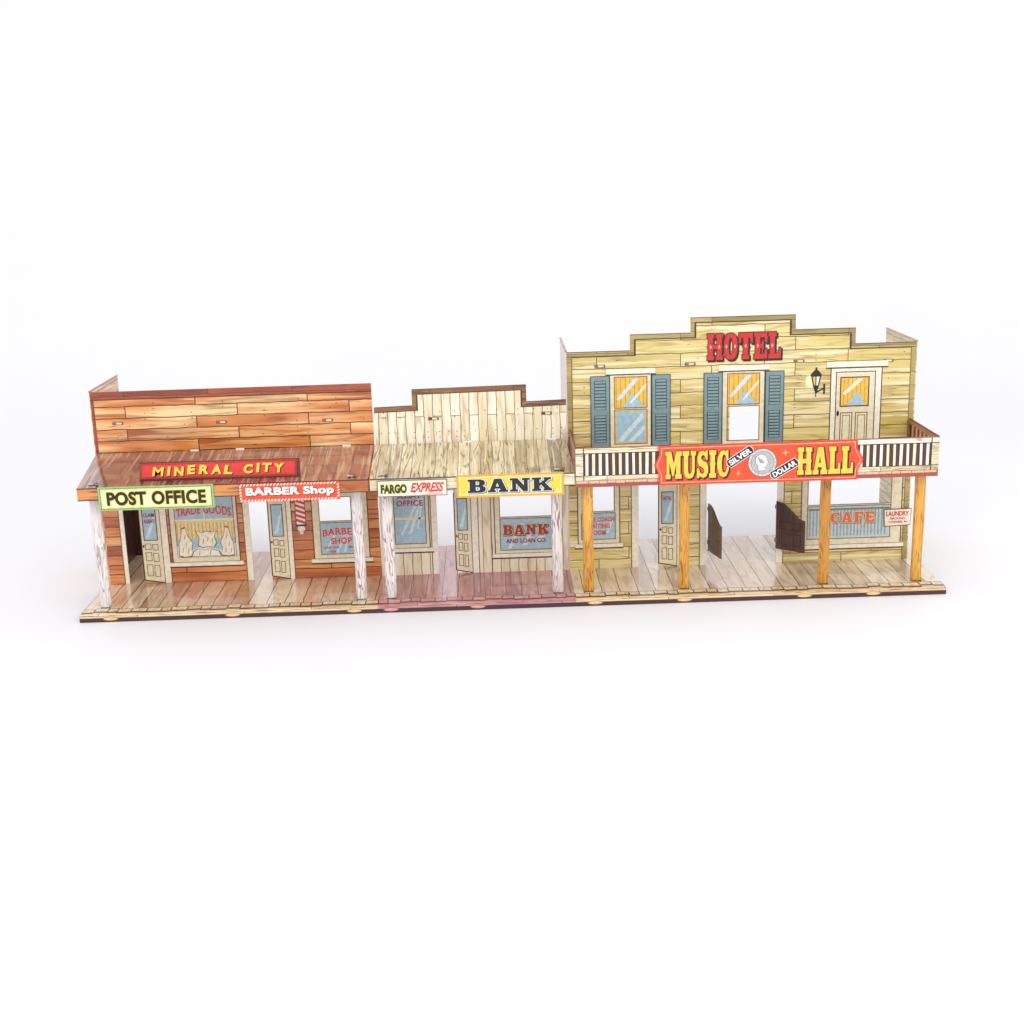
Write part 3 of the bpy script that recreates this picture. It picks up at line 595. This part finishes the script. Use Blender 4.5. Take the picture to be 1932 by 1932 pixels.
def f(p,y):
    p.frame(39.75,50.1,11.35,13.25,.05,y,WHITE)
    lettering(p,'BANK',40.6,49.2,11.6,13.0,y,[(.04,.13,-.1,paint((120,150,180))),(.035,0,0,WHITE),(0,0,0,BLACK)],slab=True)
sgn(r2,39.5,50.4,11.1,13.45,YF-.16,paint((232,168,40)),YSIGN,.2,'yellow bank sign with black slab letters',f)
# town sign standing on the roof
p=Part('sign')
y=2.2
p.poly([(7.0,13.5),(23.3,13.4),(23.5,15.45),(7.2,15.5)],y+.1,MAR); p.faces([(7.0,y+.12,13.5),(23.3,y+.12,13.4),(23.5,y+.12,15.45),(7.2,y+.12,15.5)],[(3,2,1,0)],MAR)
p.box(7.0,23.5,y,y+.09,13.42,13.55,MAR); p.box(23.3,23.5,y-.2,y+.09,13.5,15.4,MAR)
p.poly([(7.1,13.75),(23.15,13.65),(23.25,15.4),(7.25,15.4)],y+.04,paint((178,44,36))); p.poly([(7.35,13.95),(22.9,13.85),(23.0,15.2),(7.5,15.2)],y,paint((220,56,42)))
txt='MINERAL CITY'; xs=8.3; adv={'M':1.5,'I':.7,'N':1.35,'E':1.2,'R':1.25,'A':1.3,'L':1.15,' ':.9,'C':1.25,'T':1.2,'Y':1.3}
tot=sum(adv[c] for c in txt); k=(22.1-8.3)/tot; rr=random.Random(4)
for ch in txt:
    w=adv[ch]*k
    if ch!=' ': 
        dz=rr.uniform(-.08,.08); o=.03 if ch in 'M' else .05
        lettering(p,ch,xs+.08,xs+w-.16,14.08+dz,15.05+dz,y,[(o,.09,-.09,BLACK),(o,0,0,YSIGN)],rot=rr.uniform(-.05,.05),shear=.15)
    xs+=w
p.build(r1,'long red town name sign with yellow brush letters')
# ------------------------------------------------------------ posts
def post(x,z1,mat,r,label,lean=0):
    p=Part('post'); n=20
    lv=[0,.4,z1*.25,z1*.5,z1*.75,z1]; rr=random.Random(int(x*10)); vs=[];fs=[]
    for z in lv:
        k=1+rr.uniform(-.04,.04); ox=rr.uniform(-.04,.04)
        for i in range(n):
            a=2*math.pi*i/n; c,s_=math.cos(a),math.sin(a)
            vs.append((x+ox+lean*z+r*k*math.copysign(abs(c)**.7,c),2.75+.35*math.copysign(abs(s_)**.7,s_),z))
    for j in range(len(lv)-1):
        for i in range(n): fs.append((j*n+i,j*n+(i+1)%n,(j+1)*n+(i+1)%n,(j+1)*n+i))
    p.faces(vs,fs,mat,True); p.box(x-.85*r,x+.85*r,2.3,3.2,.02,.05,BLACK)
    p.build(toy,label)
for x in (2.1,29.0,32.1,49.7): post(x,13.3,M['wpost'],.58,'round white weathered-wood printed porch post')
for x in (52.95,63.0,77.75,87.65): post(x,12.0,M['ypost'],.56,'golden yellow wood-grain printed balcony post')
# ------------------------------------------------------------ balcony
p=Part('balcony')
x0,x1=51.65,88.75; RB=paint((160,78,62))
p.box(x0,x1,YF+.1,D-.1,11.95,12.1,M['deckC']); p.box(x0,x1,YF,YF+.1,11.75,12.45,RB)
p.faces([(x0+.1,YF+.2,12.12),(x1-.1,YF+.2,12.12),(x1-.1,D-.1,12.12),(x0+.1,D-.1,12.12)],[(0,1,2,3)],M['deckC'])
x=x0
while x<x1-.3:
    w=random.uniform(.8,1.5); w=min(w,x1-x); p.quad(x+.03,x+w-.03,12.14+random.uniform(-.04,.04),12.4,YF-.015,paint((222,180,150))); x+=w
bal=p.build(toy,'tin balcony deck with worn reddish front edge')
FC=M['fasciaC']
for a,b in ((x0,60.2),(80.4,x1)):
    p=Part('railing'); r_=random.Random(int(a))
    p.box(a,b,YF-.01,YF+.05,12.46,15.8,RBROWN); p.box(a,b,YF-.04,YF+.07,15.8,15.88,RB)
    p.quad(a,b,15.3,15.78,YF-.02,FC); p.quad(a,b,12.46,12.9,YF-.02,FC)
    ea=a+.85 if a==x0 else a+.1; eb=b-.85 if b==x1 else b-.1
    xx=ea+.15
    while xx<eb-.2:
        o=r_.uniform(-.03,.03); p.poly([(xx+o,12.9),(xx+.28,12.9),(xx+.28-o,15.3),(xx,15.3)],YF-.02,CREAM2 if r_.random()<.6 else CREAM); xx+=.68
    p.quad(a,b,15.2,15.29,YF-.03,RBROWN); p.quad(a,b,12.9,12.97,YF-.03,RBROWN)
    if a==x0: p.quad(x0,x0+.75,12.98,15.19,YF-.02,FC); p.quad(x0+.75,x0+.85,12.46,15.8,YF-.035,LN)
    else: p.quad(x1-.75,x1,12.98,15.19,YF-.02,FC); p.quad(x1-.85,x1-.75,12.46,15.8,YF-.035,LN)
    p.build(bal,'cream printed front railing with narrow balusters')
for xx,lab in ((x0,'maroon side railing'),(x1-.08,'pinkish brown side railing with slats')):
    p=Part('railing')
    def yb(a,b,z0,z1,m,e=0): p.box(xx-e,xx+.08+e,a,b,z0,z1,m)
    yb(YF+.08,D-.02,12.1,15.8,paint((92,44,38))); p.box(xx-.04,xx+.12,YF+.08,D-.02,15.8,15.92,MAR)
    yb(YF+.1,D-.03,15.3,15.78,paint((196,124,104)),.01); yb(YF+.1,D-.03,12.15,12.75,paint((196,124,104)),.01)
    yy=YF+.4
    while yy<D-.8: yb(yy,yy+.6,12.76,15.29,paint((222,164,144)),.01); yy+=1.3
    p.build(bal,lab)
# music hall sign
p=Part('sign'); y=YF-.2
def so(e): 
    return [(59.65+e,13.85),(60.1+e,14.9),(60.1+e,15.85-e),(80.3-e,15.9-e),(80.35-e,14.95),(81.0-e,13.8),(80.45-e,12.75),(80.4-e,11.7+e),(60.1+e,11.75+e),(60.1+e,12.8)]
p.plate(so(0),[],y,y+.1,paint((222,62,28)),MAR); p.poly(so(.22),y-.012,paint((240,204,170))); p.poly(so(.28),y-.02,paint((232,76,30)))
y2=y-.025
LY=paint((244,200,66))
lettering(p,'MUSIC',60.75,67.2,12.4,15.25,y2,[(.03,.14,-.12,BLACK),(.03,0,0,paint((120,40,18))),(0,0,0,LY)],slab=True)
lettering(p,'HALL',74.2,79.9,12.4,15.25,y2,[(.03,.14,-.12,BLACK),(.03,0,0,paint((120,40,18))),(0,0,0,LY)],slab=True)
def star(cx,cz,r):
    p.poly([(cx+(r if i%2==0 else r*.14)*math.sin(i*math.pi/4),cz+(r if i%2==0 else r*.14)*math.cos(i*math.pi/4)) for i in range(8)],y2-.005,paint((244,196,160)))
star(73.0,14.75,.45); star(68.2,12.75,.4)
cx,cz=70.65,13.8; CG=paint((206,206,204),.3,.3); CG2=paint((178,178,176),.3,.3); CG3=paint((222,222,220),.3,.3); CD=paint((84,84,86))
p.disc(cx,cz,1.5,1.5,y2-.010,CD,40); p.disc(cx,cz,1.43,1.43,y2-.018,CG,40); p.disc(cx,cz,1.2,1.2,y2-.026,CD,36); p.disc(cx,cz,1.16,1.16,y2-.034,CG2,36)
for i in range(20):
    a=2*math.pi*i/20; p.disc(cx+1.31*math.cos(a),cz+1.31*math.sin(a),.05,.05,y2-.026,GREY,6)
hd=[(-.45,-.85),(.3,-.8),(.2,-.42),(.42,-.42),(.46,-.24),(.4,-.18),(.48,-.08),(.62,-.02),(.46,.24),(.44,.5),(.15,.84),(-.3,.86),(-.66,.55),(-.7,.05),(-.45,-.35)]
p.poly([(cx+a*1.07,cz+b*1.06) for a,b in hd],y2-.042,CD); p.poly([(cx+a,cz+b) for a,b in hd],y2-.05,CG3)
for i in range(5): p.poly([(cx-.5+i*.14,cz+.6-i*.1),(cx-.44+i*.14,cz+.62-i*.1),(cx-.2+i*.08,cz-.05),(cx-.26+i*.08,cz-.05)],y2-.058-i*.002,GREY)
def ribbon(cx,cz,w,h,rot,t):
    cr,sr=math.cos(rot),math.sin(rot)
    def R(pts): return [(cx+a*cr-b*sr,cz+a*sr+b*cr) for a,b in pts]
    p.poly(R([(-w/2,-h/2-.06),(w/2,-h/2-.06),(w/2+.25,0),(w/2,h/2+.06),(-w/2,h/2+.06),(-w/2-.25,0)]),y2-.07,WHITE)
    p.poly(R([(-w/2,-h/2),(w/2,-h/2),(w/2+.15,0),(w/2,h/2),(-w/2,h/2),(-w/2-.15,0)]),y2-.08,BLACK)
    lettering(p,t,cx-w*.47,cx+w*.47,cz-h*.34,cz+h*.34,y2-.082,[(.035,0,0,WHITE)],rot=rot)
ribbon(68.35,14.5,2.7,.85,math.radians(33),'SILVER'); ribbon(72.9,13.1,2.8,.85,math.radians(30),'DOLLAR')
p.build(bal,'orange-red music hall sign with yellow letters and silver coin')
# ------------------------------------------------------------ ground sweep
gv=[];gf=[]
prof=[(-400,HB),(-200,HB),(0,HB),(90,HB)]
for i in range(1,17):
    a=i/16*math.pi/2; prof.append((90+90*math.sin(a),HB+90*(1-math.cos(a))))
prof.append((180,330))
for x in (-500,600):
    for y,z in prof: gv.append((x,y,z))
n=len(prof)
gp=Part('ground')
m,nt,b=newmat('white_paper',.6,0)
tc=nt.nodes.new('ShaderNodeTexCoord'); no=nt.nodes.new('ShaderNodeTexNoise'); no.inputs['Scale'].default_value=1.2
nt.links.new(tc.outputs['Object'],no.inputs['Vector'])
nt.links.new(ramp(nt,no.outputs[0],[(.35,(.875,.875,.90,1)),(.65,(.89,.888,.91,1))]),b.inputs['Base Color'])
gp.faces(gv,[(i,n+i,n+i+1,i+1) for i in range(n-1)],m,True)
g=gp.build(); g['kind']='structure'
# ------------------------------------------------------------ light
w=bpy.data.worlds.new('World'); scene.world=w; w.use_nodes=True
bg=w.node_tree.nodes['Background']; bg.inputs[0].default_value=(.98,.98,1,1); bg.inputs[1].default_value=.98
def al(name,loc,tgt,size,pw):
    l=bpy.data.lights.new(name,'AREA'); l.energy=pw; l.size=size; l.shape='SQUARE'
    o=bpy.data.objects.new(name,l); COL.objects.link(o); o.location=loc
    o.rotation_euler=(Vector(tgt)-Vector(loc)).to_track_quat('-Z','Y').to_euler(); o['kind']='structure'
al('softbox',(-.3,-1.9,1.9),(.45,.1,.1),1.3,18)
al('softbox',(1.5,-1.6,1.2),(.5,.2,.1),1.2,13)
# ------------------------------------------------------------ camera
rx,yaw,roll=1.31209,-0.01234,-0.02946
R=Matrix.Rotation(yaw,4,'Z')@Matrix.Rotation(rx,4,'X')@Matrix.Rotation(roll,4,'Z')
cam=bpy.data.cameras.new('camera'); co=bpy.data.objects.new('camera',cam); COL.objects.link(co)
cam.sensor_width=36; cam.lens=2528.405/1932*36; cam.clip_start=.01; cam.clip_end=100
co.matrix_world=Matrix.Translation(Vector((43.3943,-131.98357,44.54583))*S)@R
scene.camera=co
